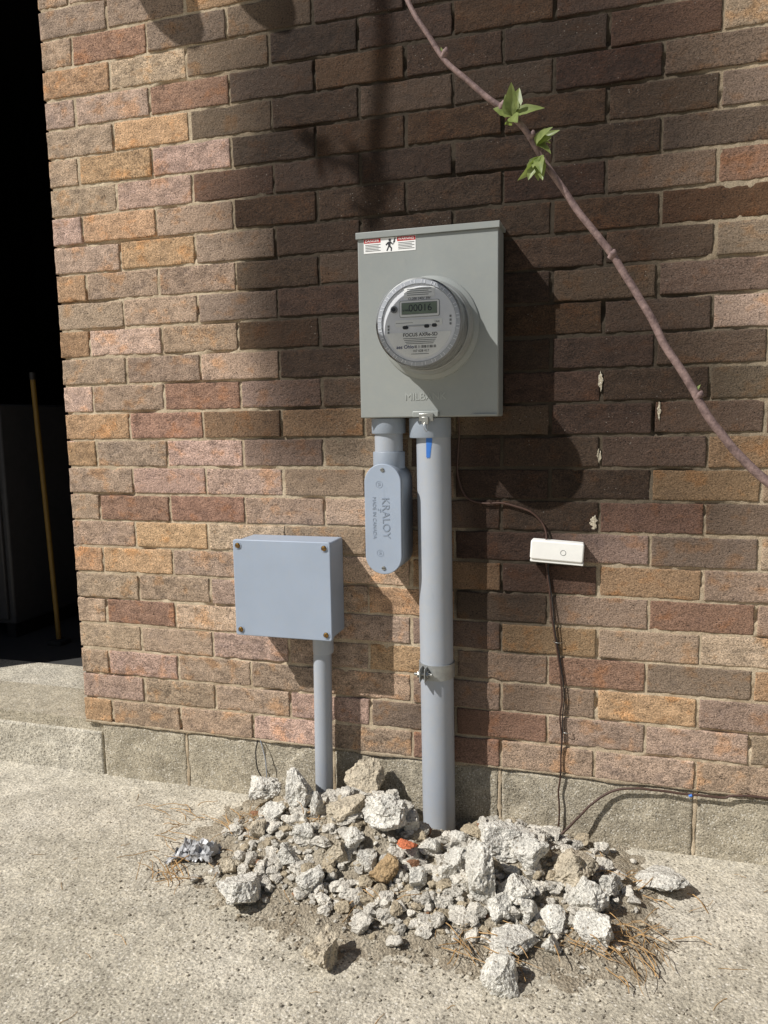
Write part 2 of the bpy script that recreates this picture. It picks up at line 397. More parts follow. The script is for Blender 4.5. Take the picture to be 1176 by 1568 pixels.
for i in range(len(xs)-1):
    fblock('foundation_block_%d'%i,xs[i]+.001,xs[i+1]-.001)
    if i: 
        V=[];F=[]
        for k in range(30):
            z=-.19+.186*k/29;w_=.0035+.0015*float(fbm(z*60,i,0,7,2));o_=.001*float(fbm(z*40,i+9,0,8,2))
            V+=[(xs[i]-w_+o_,.0055,z),(xs[i]+o_,.0038,z),(xs[i]+w_+o_,.0055,z)]
        for k in range(29):
            for j in(0,1):F.append((k*3+j,k*3+j+1,k*3+j+4,k*3+j+3))
        npmesh('block_joint_%d'%i,V,F,MAT_MORTAR,B,{'soot_shade':np.zeros(len(V))},smooth=True)
gx=np.arange(0.0,2.9,.004);n=len(gx)
zb=-.004-.006*np.clip(fbm(gx*14,0*gx,0,91,4)+.35,0,1.2)
V=[];F=[]
for i in range(n):
    yy=-.0012+.0012*float(fbm(gx[i]*40,0,0,92,2))
    V+= [(gx[i],yy+.002,.002),(gx[i],yy,(-.001+zb[i])/2),(gx[i],.007,zb[i])]
for i in range(n-1):
    for k in(0,1):F.append((i*3+k,i*3+3+k,i*3+4+k,i*3+1+k))
npmesh('bed_mortar',V,F,MAT_MORTAR,B,{'soot_shade':np.zeros(len(V))},smooth=True)
box('stoop',-1.6,.045,.002,.20,-.6,-.032,MAT_GROUND,B,bevel=.006)
box('door_threshold',-3.4,2.98,.202,.42,-.6,-.018,MAT_GROUND,B,bevel=.004)
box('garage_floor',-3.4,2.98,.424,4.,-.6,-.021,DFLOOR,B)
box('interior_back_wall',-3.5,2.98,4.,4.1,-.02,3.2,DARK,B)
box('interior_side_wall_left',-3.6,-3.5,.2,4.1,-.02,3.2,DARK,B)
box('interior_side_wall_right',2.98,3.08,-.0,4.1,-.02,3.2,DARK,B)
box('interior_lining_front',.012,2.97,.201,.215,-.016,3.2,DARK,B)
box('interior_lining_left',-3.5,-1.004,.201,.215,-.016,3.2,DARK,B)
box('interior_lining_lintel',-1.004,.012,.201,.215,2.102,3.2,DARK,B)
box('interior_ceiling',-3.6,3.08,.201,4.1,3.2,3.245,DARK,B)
box('roof_slab',-3.7,3.2,.0,4.2,3.25,3.4,MAT_FOUND,B)
yp=empty('yellow_pole')
tube('shaft',[(-.60,.62,.0),(-.604,.61,.4),(-.616,.60,.94)],[.009],YEL,yp)
box('foot',-.63,-.57,.59,.65,-.021,-.002,DARK,yp,bevel=.004)
tube('cap',[(-.616,.60,.94),(-.6163,.60,.965)],[.011],BLACKW,yp)
cb=empty('metal_cabinet')
box('body',-1.35,-.79,.62,1.05,.04,.86,CAB,cb,bevel=.008)
box('door',-1.33,-.81,.605,.619,.06,.84,CAB,cb,bevel=.004)
for i in(0,1): box('foot_%d'%i,-1.32+i*.46,-1.28+i*.46,.65,1.0,-.021,.039,BLACKW,cb)
tube('handle',[(-.85,.60,.4),(-.85,.585,.41),(-.85,.585,.51),(-.85,.60,.52)],[.005],ZINC,cb)
# ------------------------------------------------------------------ ground
npmesh('concrete_ground',[(-60,-60,GZ),(60,-60,GZ),(60,60,GZ),(-60,60,GZ)],[(0,1,2,3)],MAT_GROUND)
# ------------------------------------------------------------------ meter box
MB=empty('electric_meter_box')
fx0,fx1,fz0,fz1=.8165,1.1055,.784,1.150
box('enclosure',fx0+.002,fx1-.001,-.084,-.0005,fz0,1.158,BOXG,MB,bevel=.004,seg=3)
box('cover',fx0,fx1,-.0895,-.0845,fz0+.001,fz1-.001,BOXG,MB,bevel=.0018,seg=3)
box('cover_flange',fx1-.004,fx1+.0008,-.083,-.062,fz0+.006,fz1-.006,BOXG,MB,bevel=.0008)
V=[(.8135,-.094,1.148),(1.1085,-.094,1.148),(1.1085,-.094,1.161),(.8135,-.094,1.161),(.8135,-.0005,1.166),(1.1085,-.0005,1.166),(1.1085,-.0005,1.1585),(.8135,-.0005,1.1585),
   (.8135,-.0905,1.148),(1.1085,-.0905,1.148),(1.1085,-.0905,1.1585),(.8135,-.0905,1.1585)]
F=[(0,1,2,3),(3,2,5,4),(4,5,6,7),(0,8,9,1),(8,11,10,9),(11,7,6,10),(1,9,10,2),(2,10,6,5),(0,3,11,8),(3,4,7,11)]
pymesh('rain_hood',V,F,BOXG,MB,bevel=.001)
box('bottom_lip',.930,.985,-.096,-.0893,.784,.797,BOXG,MB,bevel=.002)
box('hasp',.945,.975,-.100,-.0955,.776,.792,ZINC,MB,bevel=.001)
box('latch_tab',.952,.966,-.106,-.1,.770,.785,ZINC,MB,bevel=.001)
box('bottom_flange',fx1-.05,fx1-.002,-.093,-.0893,.786,.789,BOXG,MB)
tube('seal_wire',[(.959,-.104,.778),(.957,-.108,.765),(.963,-.108,.755),(.966,-.104,.772)],[.0007],ZINC,MB,n=6)
text('embossed_name','MILBANK',.957,-.0898,.826,.021,simple('box_emboss',sr(160,164,160),.4),MB,extr=.0006)
mx_,mz_=.966,.963
lathe_y('socket_ring',mx_,mz_,[(.104,-.0893),(.102,-.094),(.094,-.099),(.092,-.108),(.088,-.108)],BOXG,MB)
MT=MB
lathe_y('meter_base_ring',mx_,mz_,[(.0915,-.099),(.0925,-.104),(.0925,-.114),(.090,-.118),(.088,-.126),(.084,-.127)],METB,MT)
lathe_y('meter_shell',mx_,mz_,[(.084,-.12),(.083,-.16),(.0815,-.176),(.0812,-.181)],simple('meter_shell_grey',sr(165,168,170),.35,0,.05),MT)
for k,yy in enumerate((-.135,-.148,-.161)):
    lathe_y('shell_band_%d'%k,mx_,mz_,[(.0832,yy),(.0842,yy-.001),(.0842,yy-.003),(.0830,yy-.004)],METB,MT)
prism('faceplate',circ(mx_,mz_,.0805,80),-.1805,-.17,PLATE,MT)
lathe_y('bezel_ring',mx_,mz_,[(.0812,-.181),(.0812,-.1835),(.0735,-.1835),(.0725,-.1808)],PLATEG,MT)
for i in range(72):
    if i%3==0:continue
    t=2*math.pi*i/72;r=.0772
    prism('bezel_rib_%d'%i,rrect(mx_+r*math.cos(t),mz_+r*math.sin(t),.0012,.0062,.0003,2,t-math.pi/2),-.1842,-.1835,PLATE,MT)
lathe_y('clear_cover',mx_,mz_,[(.0862,-.126),(.0855,-.17),(.0838,-.186),(.080,-.1905),(.06,-.1925),(.0,-.193)],CLEAR,MT)
yf=-.181
def lab(nm,cx,cz,w,h,mat,dy=0,r=.0015,a=0): return prism(nm,rrect(mx_+cx,mz_+cz,w,h,min(r,w/2.01,h/2.01),4,a),yf-.0006-dy,yf+.0001,mat,MT)
lab('lcd_bezel',.002,.027,.078,.031,INKG,.0008,.003);lab('lcd_bezel_face',.002,.027,.0765,.0295,LABW,.0012,.003);lab('lcd_bezel_inner',.002,.0275,.070,.0225,INKG,.0016,.001)
lab('lcd_screen',.002,.0275,.068,.0205,LCD,.0020,.0005)
text('lcd_digits','00016',mx_+.004,yf-.0029,mz_+.0275,.0185,INK,MT,extr=.0001)
text('lcd_small','kWh',mx_-.024,yf-.0029,mz_+.024,.006,INK,MT,extr=.0001)
lab('nameplate_top',.002,.0575,.06,.018,LABW,.0003)
for k in range(4): lab('print_line_%d'%k,.002-(k%2)*.003,.0635-k*.0036,.048-.006*(k%2),.0013,INKG,.0006,.0003)
text('form_text','CL200 240V 3W',mx_+.002,yf-.0013,mz_+.0455,.0064,INK,MT,extr=.0001)
lab('optical_port',-.048,.027,.013,.013,INKG,.003,.006);lab('port_eye',-.048,.027,.008,.008,INK,.0036,.004)
lab('id_panel',.0,.001,.092,.0115,LABW,.0004);lab('id_panel_left',-.028,.001,.034,.0008,INKG,.0008,.0003)
for k,(cx,w) in enumerate([(-.026,.011),(.016,.010),(.031,.010)]): lab('button_%d'%k,cx,-.0075+.001*k,w,.0065,INK,.0010,.003)
text('id_small','1A4',mx_+.036,yf-.0014,mz_+.001,.006,INK,MT,extr=.0001)
for k in range(3): lab('side_slot_%d'%k,-.060,-.004-k*.006,.003,.004,INKG,.0004,.0005)
for k in range(3): lab('side_slot_right_%d'%k,.062,.010-k*.007,.0035,.004,INKG,.0004,.0005)
lab('demand_reset',.0,-.0045,.05,.003,PLATEG,.0008)
P=[(mx_+.066*math.cos(t),mz_+.066*math.sin(t)) for t in np.linspace(math.radians(195),math.radians(345),40)]
prism('lower_label',P,yf-.0007,yf,LABW,MT)
text('model_text','FOCUS AXRe-SD',mx_+.003,yf-.0012,mz_-.022,.0092,INK,MT,extr=.0001,bold=.00012)
for k in range(4): lab('spec_line_%d'%k,.002,-.0285-.0033*k,.066-.004*k,.0013,INKG,.0004,.0003)
text('utility_text','aes Ohio',mx_-.027,yf-.0012,mz_-.0445,.0095,simple('utility_blue',sr(30,45,100),.5),MT,extr=.0001,bold=.0001)
for k in range(34):
    if rng.random()<.25:continue
    lab('barcode_%d'%k,-.008+k*.00125,-.0445,.0005+rng.random()*.0004,.005,INK,.0004,.0001)
text('serial_text','107 628 417',mx_+.004,yf-.0012,mz_-.0525,.0064,INK,MT,extr=.0001)
lab('spec_line_5',.002,-.058,.035,.0012,INKG,.0004,.0003)
def flat(nm,x0,x1,z0,z1,mat,y=-.0899,par=MB): return prism(nm,rrect((x0+x1)/2,(z0+z1)/2,x1-x0,z1-z0,.0008,2),y-.0002,y+.0006,mat,par)
flat('warning_label',.830,.9395,1.119,1.1475,LABW)
flat('warning_red_band',.8305,.866,1.139,1.147,LABR,-.0902)
flat('warning_red_band_right',.901,.939,1.139,1.147,LABR,-.0902)
text('warning_text','DANGER',.8480,-.0908,1.1428,.0075,LABW,MB,extr=.0001)
text('warning_text_right','WARNING',.920,-.0908,1.1428,.0068,LABW,MB,extr=.0001)
for k in range(5):
    flat('label_print_%d'%k,.833,.866-.004*(k%2),1.1350-k*.0030,1.1361-k*.0030,INKG,-.0902)
    flat('label_print_right_%d'%k,.903,.937-.005*(k%2),1.1350-k*.0030,1.1361-k*.0030,INKG,-.0902)
prism('shock_head',circ(.8855,1.1425,.0028,14),-.0905,-.0898,INK,MB)
prism('shock_figure',[(.8815,1.139),(.8875,1.1395),(.8925,1.1345),(.8912,1.1328),(.8872,1.136),(.8868,1.131),(.8902,1.127),(.8893,1.1205),(.8872,1.1205),(.8875,1.1262),(.884,1.129),(.8802,1.1212),(.878,1.122),(.8822,1.131),(.8815,1.135),(.8778,1.132),(.8765,1.134)],-.0905,-.0898,INK,MB)
prism('shock_bolt',[(.896,1.1465),(.8985,1.1460),(.8955,1.1400),(.8975,1.1405),(.8925,1.1330),(.8938,1.1378),(.8922,1.1372)],-.0905,-.0898,INK,MB)
# ------------------------------------------------------------------ big conduit
CP=empty('service_conduit')
cylz('pipe',.9625,-.0425,[(.0365,.775),(.0365,.2),(.0365,-.2)],PVC,CP,lean=-.0075)
cylz('hub_fitting',.9555,-.0425,[(.0400,.7835),(.0445,.7825),(.0445,.744),(.0435,.7415),(.037,.7410)],PVCD,CP)
def ring(nm,cx,cy,r,z0,z1,mat,par):
    n=64;V=[];F=[]
    prof=[(r,z0),(r+.0025,z0),(r+.0025,z1),(r,z1)]
    for rr,z in prof:
        for i in range(n):t=2*math.pi*i/n;V.append((cx+rr*math.cos(t),cy+rr*math.sin(t),z))
    for j in range(4):
        for i in range(n):k=(j+1)%4;F.append((j*n+i,j*n+(i+1)%n,k*n+(i+1)%n,k*n+i))
    return pymesh(nm,V,F,mat,par,smooth=True,ang=30)
ST=CP
ring('strap_band',.9665,-.0425,.0367,.2175,.2505,STEEL,ST)
box('strap_ear_left',.940,.9425,-.101,-.074,.219,.249,STEEL,ST,bevel=.001)
box('strap_ear_right',.951,.9535,-.101,-.076,.219,.249,STEEL,ST,bevel=.001)
tube('strap_bolt',[(.927,-.090,.234),(.966,-.090,.234)],[.0032],ZINC,ST)
def hexnut(nm,x0,x1,y,z,r,par):
    V=[(x,y+r*math.cos(math.pi/3*i),z+r*math.sin(math.pi/3*i)) for x in(x0,x1) for i in range(6)]
    pymesh(nm,V,[(0,1,2,3,4,5),(11,10,9,8,7,6)]+[(i,i+6,(i+1)%6+6,(i+1)%6) for i in range(6)],ZINC,par,bevel=.0006)
hexnut('strap_nut',.9345,.9398,-.090,.234,.0075,ST);hexnut('strap_bolt_head',.9537,.958,-.090,.234,.0075,ST)
V,F=[],[]
for j,z in enumerate((.700,.722,.742)):
    for i in range(9):
        t=math.radians(-100+i*(1.6+.5*j));V.append((.9615+.0371*math.cos(t),-.0425+.0371*math.sin(t),z+.0022*math.sin(i*2+j)))
for j in range(2):
    for i in range(8):F.append((j*9+i,j*9+i+1,j*9+i+10,j*9+i+9))
pymesh('blue_tape_strip',V,F,BLUE,CP,smooth=True)
# ------------------------------------------------------------------ LB conduit body
LB=empty('conduit_body_fitting')
cylz('hub',.8645,-.045,[(.034,.7835),(.0365,.7825),(.0365,.753),(.0355,.751),(.031,.7505)],PVCD,LB)
cylz('pipe',.8645,-.045,[(.0305,.752),(.0305,.70)],PVC,LB)
cylz('neck',.8645,-.045,[(.0335,.712),(.0345,.710),(.0345,.676)],PVCD,LB)
prism('body',rrect(.8665,.570,.079,.232,.0395,12),-.092,-.004,PVCD,LB,bevel=.004,seg=3)
prism('gasket',rrect(.8655,.5702,.0775,.2325,.0387,12),-.0945,-.0918,INK,LB)
prism('cover_plate',rrect(.8650,.5705,.0800,.2360,.0399,14),-.101,-.0945,JBG,LB,bevel=.0015,seg=3)
for i,z in enumerate((.676,.466)):
    lathe_y('cover_screw_%d'%i,.865,z,[(.0045,-.1009),(.0043,-.1022),(.0036,-.103),(0,-.1031)],ZINC,LB,n=24)
    box('screw_slot_%d'%i,.861,.869,-.1034,-.1029,z-.0006,z+.0006,INK,LB)
EMB=simple('embossed_pvc',sr(134,145,160),.5)
text('embossed_brand','KRALOY',.871,-.1012,.574,.023,EMB,LB,dirv=(.02,0,-1),upv=(1,0,.02),extr=.0006)
text('embossed_small','MADE IN CANADA',.846,-.1012,.574,.0105,EMB,LB,dirv=(0,0,-1),upv=(1,0,0),extr=.0004)
text('embossed_size','2"',.857,-.1012,.590,.010,EMB,LB,dirv=(0,0,-1),upv=(1,0,0),extr=.0004)
for i,z in enumerate((.645,.498)):
    lathe_y('embossed_mark_%d'%i,.858,z,[(.0075,-.1009),(.0075,-.1014),(.0068,-.1014),(.0068,-.1009)],EMB,LB,n=32)
    text('embossed_ul_%d'%i,'UL',.858,-.1012,z,.007,EMB,LB,dirv=(0,0,-1),upv=(1,0,0),extr=.0003)
# ------------------------------------------------------------------ junction box + conduit
JB=empty('junction_box')
box('body',.512,.7385,-.0835,-.0005,.2965,.5145,JBG,JB,bevel=.005,seg=3)
prism('lid',rrect(.6245,.4055,.2350,.2225,.006,5),-.0965,-.0845,JBG,JB,bevel=.002,seg=3)
for i,(x,z) in enumerate(((.520,.503),(.7285,.503),(.520,.308),(.7285,.308))):
    lathe_y('corner_boss_%d'%i,x,z,[(.0085,-.0964),(.0085,-.0975),(.0070,-.0978),(.0066,-.0966)],JBG,JB,n=32)
    lathe_y('lid_screw_%d'%i,x,z,[(.0056,-.0964),(.0055,-.0985),(.0040,-.1000),(0,-.1003)],BRASS,JB,n=24)
    a=rng.random()*3;prism('screw_slot_%d'%i,rrect(x,z,.009,.0013,.0003,2,a),-.1006,-.0998,INK,JB)
JC=empty('small_conduit')
cylz('coupling',.6975,-.038,[(.0235,.2960),(.0240,.292),(.0240,.251),(.0232,.249),(.0208,.2488)],PVC,JC)
cylz('pipe',.6950,-.038,[(.0210,.252),(.0210,0),(.0210,-.2)],PVC,JC,lean=.012)
# ------------------------------------------------------------------ white phone junction
PB=empty('cable_splice_box')
ang=math.radians(-3.2)
prism('base',rrect(1.221,.5005,.106,.043,.003,4,ang),-.012,-.002,WHITE,PB,bevel=.001)
prism('lid',rrect(1.221,.502,.109,.041,.005,5,ang),-.031,-.0125,WHITE,PB,bevel=.003,seg=3)
prism('lower_flange',rrect(1.2205,.4785,.109,.006,.002,4,ang),-.028,-.004,WHITE,PB,bevel=.001)
lathe_y('screw',1.234,.4995,[(.006,-.0305),(.0058,-.0315),(.005,-.0315),(.0046,-.0300),(0,-.0298)],INKG,PB,n=24)
prism('screw_slot',rrect(1.234,.4995,.0075,.0014,.0003,2,.6),-.0308,-.0296,INK,PB)
W1=empty('telephone_cable')
def wp(L,y=-.006): return [(a/1000,y+rng.normal()*.0015,b/1000) for a,b in L]
tube('drop_from_meter_box',[(1.012,-.03,.79),(1.012,-.012,.765),(1.009,-.008,.715),(1.007,-.007,.668),(1.014,-.007,.632),(1.030,-.006,.607),(1.06,-.006,.598),(1.105,-.006,.599),(1.135,-.006,.592),(1.167,-.006,.579),(1.188,-.007,.56),(1.198,-.010,.538),(1.199,-.014,.518)],[.0022],CABLE,W1,n=8,wob=.001)
tube('drop_to_ground',wp([(1199,482),(1200,455),(1207,400),(1215,333),(1226,262),(1235,189),(1231,140),(1234,90),(1233,10),(1230,-40),(1232,-100),(1231,-160)]),[.0020],CABLE,W1,n=8,wob=.0015)
tube('second_strand',wp([(1202,482),(1203,450),(1211,395),(1218,330),(1229,265),(1239,185),(1236,130),(1237,95),(1234,30),(1233,0)],-.007),[.0013],BLACKW,W1,n=8)
for i,z in enumerate((.30,.10)):
    tube('staple_%d'%i,[(1.205+.02*(z<.2)+.01,-.001,z),(1.21+.02*(z<.2)+.01,-.010,z),(1.22+.02*(z<.2)+.01,-.010,z),(1.226+.02*(z<.2)+.01,-.001,z)],[.0007],ZINC,W1,n=6)
W2=empty('black_cable')
tube('run',[(2.2,-.008,.01),(1.646,-.008,.004),(1.56,-.008,-.006),(1.49,-.008,-.007),(1.42,-.009,-.008),(1.359,-.010,-.014),(1.32,-.012,-.035),(1.285,-.02,-.07),(1.25,-.03,-.11),(1.205,-.05,-.15),(1.17,-.08,-.16)],[.0026],CABLE,W2,n=8,wob=.0015)
tube('blue_connector',[(1.496,-.011,-.011),(1.502,-.011,-.008)],[.0028],BLUE,W2)
W3=empty('wire_loop')
tube('loop',[(.505,-.004,.0),(.500,-.008,-.03),(.505,-.012,-.07),(.52,-.014,-.10),(.535,-.018,-.16)],[.0015],BLACKW,W3,n=8)
tube('loop_back',[(.512,-.004,.0),(.524,-.008,-.04),(.528,-.010,-.07),(.53,-.012,-.15)],[.0012],PVC,W3,n=8)
# ------------------------------------------------------------------ unseen floodlight, added above frame to cast the rounded wall shadows
FL=empty('unseen_floodlight')
lathe_y('mount_plate',.13,2.36,[(.05,-.001),(.05,-.03),(.04,-.035),(0,-.036)],WHITE,FL,n=40)
for i,x in enumerate((.015,.235)):
    tube('arm_%d'%i,[(.13,-.03,2.36),(.13+(x-.13)*.6,-.10,2.36),(x,-.20,2.27)],[.009],WHITE,FL)
    cylz('head_%d'%i,x,-.25,[(.030,2.27),(.045,2.255),(.056,2.21),(.058,2.16),(.050,2.142),(.030,2.132)],WHITE,FL,leany=.3)
# ------------------------------------------------------------------ rubble
def hm(x,y):
    b=.085*np.exp(-((x-.79)/.20)**2-((y+.13)/.14)**2)+.06*np.exp(-((x-1.19)/.15)**2-((y+.16)/.13)**2)
    b=b*(1-.8*np.exp(-((x-.975)/.07)**2-((y+.03)/.10)**2))
    b=b+.024*np.exp(-(np.abs((x-.98)/.41))**2.6-(np.abs((y+.24)/.22))**2.6)
    return GZ-.007+b+ .010*fbm(x*9,y*9,0,5,3)*np.clip(b/.03,0,1)+.004*fbm(x*60,y*60,0,6,3)*np.clip(b/.012,0,1)
X,Yg=np.meshgrid(np.linspace(.3,1.65,270),np.linspace(-.72,.004,150),indexing='ij')
ii=np.arange(X.size).reshape(X.shape);q=np.stack([ii[:-1,:-1],ii[1:,:-1],ii[1:,1:],ii[:-1,1:]],-1).reshape(-1,4)
RP=empty('concrete_rubble_pile')
npmesh('sandy_mound',np.stack([X,Yg,hm(X,Yg)],-1).reshape(-1,3),q,MAT_DIRT,RP,smooth=True)
import bmesh
ICO={}
for k in(1,2,3,4,5):
    bm=bmesh.new();bmesh.ops.create_icosphere(bm,subdivisions=k,radius=1);bm.verts.ensure_lookup_table()
    ICO[k]=(np.array([v.co[:] for v in bm.verts]),np.array([[v.index for v in f.verts] for f in bm.faces]));bm.free()
rV=[];rF=[];rC=[];rn=0
def rock(c,size,k,col,planes=9,rough=1.):
    global rn
    V,F=ICO[k];V=V.copy();s=rng.integers(5000)
    for _ in range(planes):
        n=rng.normal(size=3);n/=np.linalg.norm(n);d=.42+rng.random()*.32
        t=np.clip(V@n-d,0,None);V-=t[:,None]*n
    if k>=3:
        a=fbm(V[:,0]*2.4,V[:,1]*2.4,V[:,2]*2.4,s,3);b=np.abs(fbm(V[:,0]*5,V[:,1]*5,V[:,2]*5,s+5,3));c2=fbm(V[:,0]*16,V[:,1]*16,V[:,2]*16,s+9,2)
        V=V*(1+rough*(.13*a-.11*b+.035*c2)[:,None])
    else: V=V*(1+rng.normal(size=(len(V),1))*.08)
    e=V.max(0)-V.min(0);V=V/e
    a=rng.random()*6.28;R=np.array(Matrix.Rotation(a,3,'Z')@Matrix.Rotation(rng.normal()*.25,3,'X'))
    asp=np.array(size);V=(V@R.T)*asp+np.array(c)
    rV.append(V);rF.append(F+rn);rC.append(np.tile(np.append(np.array(col[:3]),1),(len(V),1)));rn+=len(V)
BIG="""540,-70,-132,93,62 662,-117,-86,89,104 724,-180,-66,31,63 796,-183,-56,83,55 803,-50,-90,100,92 883,-191,-70,96,82
941,-175,-82,48,61 604,-218,-115,42,56 831,-244,-88,53,46 1125,-193,-85,118,65 1186,-226,-90,76,63 1266,-212,-96,94,75
1292,-260,-119,73,67 1101,-291,-126,86,111 652,-378,-146,102,64 1437,-130,-143,110,49 1316,-331,-141,75,57 1169,-398,-148,96,39
1169,-472,-149,69,64 861,-495,-151,62,62 1243,-329,-135,52,47 916,-297,-125,64,64 1168,-287,-119,73,55 1047,-236,-110,64,51
989,-216,-101,46,46 726,-235,-89,55,55 703,-286,-119,53,46 777,-329,-131,58,51 869,-276,-110,39,39 1196,-323,-133,47,47
1333,-207,-118,50,43 1240,-377,-145,34,34 982,-302,-131,44,44 814,-277,-106,46,46 623,-174,-99,50,50 1029,-277,-124,38,38
582,-313,-141,40,40 1138,-334,-136,47,47 1037,-183,-97,47,40 912,-130,-72,42,42"""
for n_,t in enumerate(BIG.split()):
    x,y,z,w,h=[float(v)/1000 for v in t.split(',')]
    z=max(float(hm(np.array(x),np.array(y))),GZ)+h*.33
    if n_==4: z=-.055
    if n_==0: z=-.085
    if n_==39: x=.890
    g=rng.random();b=.95+.15*rng.random()
    col=sr(216,212,201,b) if g<.85 else sr(196,184,162,b)
    if n_==21: col=sr(176,150,114,1.)
    rock((x,y,z),(w*1.0,w*(.75+.3*rng.random()),h*1.04),5 if w>.045 else 4,col,planes=11)
N=1450
for i in range(N):
    for _ in range(50):
        x=rng.uniform(.5,1.40);y=rng.uniform(-.46,-.015)
        e=((x-.96)/.42)**2+((y+.2)/.21)**2
        if abs(x-.972)<.075 and y>-.14:continue
        if e<.75 or rng.random()<math.exp(-(e-.75)*5):break
    s=.007+.026*rng.random()**2.5
    z=max(float(hm(np.array(x),np.array(y))),GZ)+s*.3
    g=rng.random()
    col=sr(214,208,195,.8+.3*rng.random()) if g<.82 else (sr(186,172,147,.95) if g<.985 else sr(160,120,92,.9))
    rock((x,y,z),(s*rng.uniform(.9,1.5),s*rng.uniform(.8,1.3),s*rng.uniform(.6,1.)),4 if s>.024 else 3 if s>.013 else 2,col,planes=8)
for i in range(2600):
    if i<2100:
        x=rng.normal(.98,.25);y=-abs(rng.normal(.30,.12))
    else: x=rng.uniform(.1,1.8);y=rng.uniform(-.8,-.01)
    s=rng.uniform(.0018,.007) if i<2100 else rng.uniform(.001,.0038)
    z=max(float(hm(np.array(x),np.array(y))),GZ)+s*.3
    rock((x,y,z),(s,s*rng.uniform(.7,1.2),s*.8),1,sr(204,195,176,rng.uniform(.55,1.1)),planes=0)
rock((.950,-.250,-.062),(.042,.03,.014),4,sr(206,122,86,1.),planes=10)
npmesh('concrete_chunks',np.concatenate(rV),np.concatenate(rF),MAT_ROCK,RP,{'Col':np.concatenate(rC)},smooth=False)
# ------------------------------------------------------------------ pine needles
V=[];F=[]
def needle(x,y,z,a,L,r=.0008,lift=.15):
    P=[np.array([x,y,z])]
    for k in range(5):
        a+=rng.normal()*.18
        P.append(P[-1]+np.array([math.cos(a)*L/5,math.sin(a)*L/5,lift*L/5*(1.4-k*.6)+rng.normal()*.002]))
    P=np.array(P);P[:,1]=np.minimum(P[:,1],-.004);P[:,2]=np.maximum(P[:,2],np.maximum(hm(P[:,0],P[:,1]),GZ)+.001)
    v,f=tube_data(P,[r,r*.6],4);o=len(V);V.extend(v);F.extend([tuple(i+o for i in ff) for ff in f])
for cx,cy,n,s,a0 in((.50,-.33,26,.05,2.6),(.45,-.22,10,.06,2.8),(1.36,-.31,40,.045,-.9),(1.10,-.41,26,.04,-1.0),(.40,-.13,9,.04,2.9),(.56,-.18,24,.03,1.5),(1.30,-.37,18,.04,-.5),(.90,-.36,12,.03,1.2),(1.36,-.18,12,.04,.2),(.72,-.20,8,.02,1.)):
    for i in range(n):
        x=cx+rng.normal()*s;y=min(cy+rng.normal()*s*.7,-.03);z=max(float(hm(np.array(x),np.array(y))),GZ)+.002+rng.random()*.014
        needle(x,y,z,a0+rng.normal()*.9,rng.uniform(.03,.09),rng.uniform(.0006,.0014))
for i in range(60):
    x=rng.uniform(.1,1.8);y=rng.uniform(-.8,-.02);needle(x,y,GZ+.001,rng.random()*6.3,rng.uniform(.01,.05),.0006,.02)
npmesh('dry_pine_needles',V,F,STRAW,smooth=True)
a,b=40,26;U,Vv=np.meshgrid(np.linspace(-1,1,a),np.linspace(-1,1,b),indexing='ij')
cr=np.abs(fbm(U*3.1,Vv*3.1,0,51,4))*.018
Px=.485+U*.044+.014*fbm(U*2,Vv*2,3,5);Py=-.275+Vv*.026+.014*fbm(U*2,Vv*2,9,5);Pz=GZ+.004+cr+.014*(1-U**2)*(1-Vv**2)
ii=np.arange(a*b).reshape(a,b);q=np.stack([ii[:-1,:-1],ii[1:,:-1],ii[1:,1:],ii[:-1,1:]],-1).reshape(-1,4)
npmesh('foil_wrapper',np.stack([Px,Py,Pz],-1).reshape(-1,3),q,FOIL,smooth=False)
# ------------------------------------------------------------------ tree
T=empty('young_tree')
E=-.9
br=[(1.02,E+.02,1.36),(1.085,E+.01,1.235),(1.13,E,1.155),(1.165,E,1.10),(1.20,E,1.066),(1.235,E,1.034),(1.263,E,.989),(1.293,E,.945),(1.325,E,.90),(1.37,E,.822),(1.404,E,.765),(1.445,E,.723),(1.56,E-.01,.63),(1.75,E-.02,.50),(2.05,E-.03,.35),(2.25,E-.03,.22)]
tube('low_branch',br,[.0018,.0021,.0024,.0027,.0030,.0033,.0037,.0042,.0055,.008],BARK,T,n=12,k=8,wob=.0015)
tube('trunk',[(2.30,E-.03,GZ-.05),(2.28,E-.03,.3),(2.32,E-.05,.9),(2.25,E-.04,1.6),(2.3,E-.05,2.4),(2.2,E-.1,3.2),(2.25,E-.1,3.9)],[.04,.034,.03,.026,.02,.014,.006],BARK,T,n=16)
tube('upper_limb',[(2.26,E-.04,1.7),(2.0,E-.06,2.5),(1.5,E-.08,3.25),(.9,E-.1,3.55),(.3,E-.1,3.62),(-.2,E-.1,3.5),(-.45,E-.1,3.45)],[.016,.013,.011,.009,.006],BARK,T,n=12)
YT=-1.0
SX=1.18
hang=[(862,1700),(854,1560),(842,1453),(830,1330),(824,1235),(818,1190)]
hp=[(a/1000-SX,YT,b/1000+1.57) for a,b in hang]
tube('hanging_twig',[(-.2,E-.1,3.50)]+hp,[.014,.013,.012,.009],BARK,T,n=10)
tube('side_twig',[(-.355,YT,2.89),(-.40,YT+.01,2.885),(-.45,YT,2.91),(-.475,YT,2.93)],[.009,.006],BARK,T,n=8)
tube('side_twig_low',[(-.357,YT,2.85),(-.32,YT,2.84),(-.30,YT,2.86)],[.007,.004],BARK,T,n=8)
LV=[];LF=[]
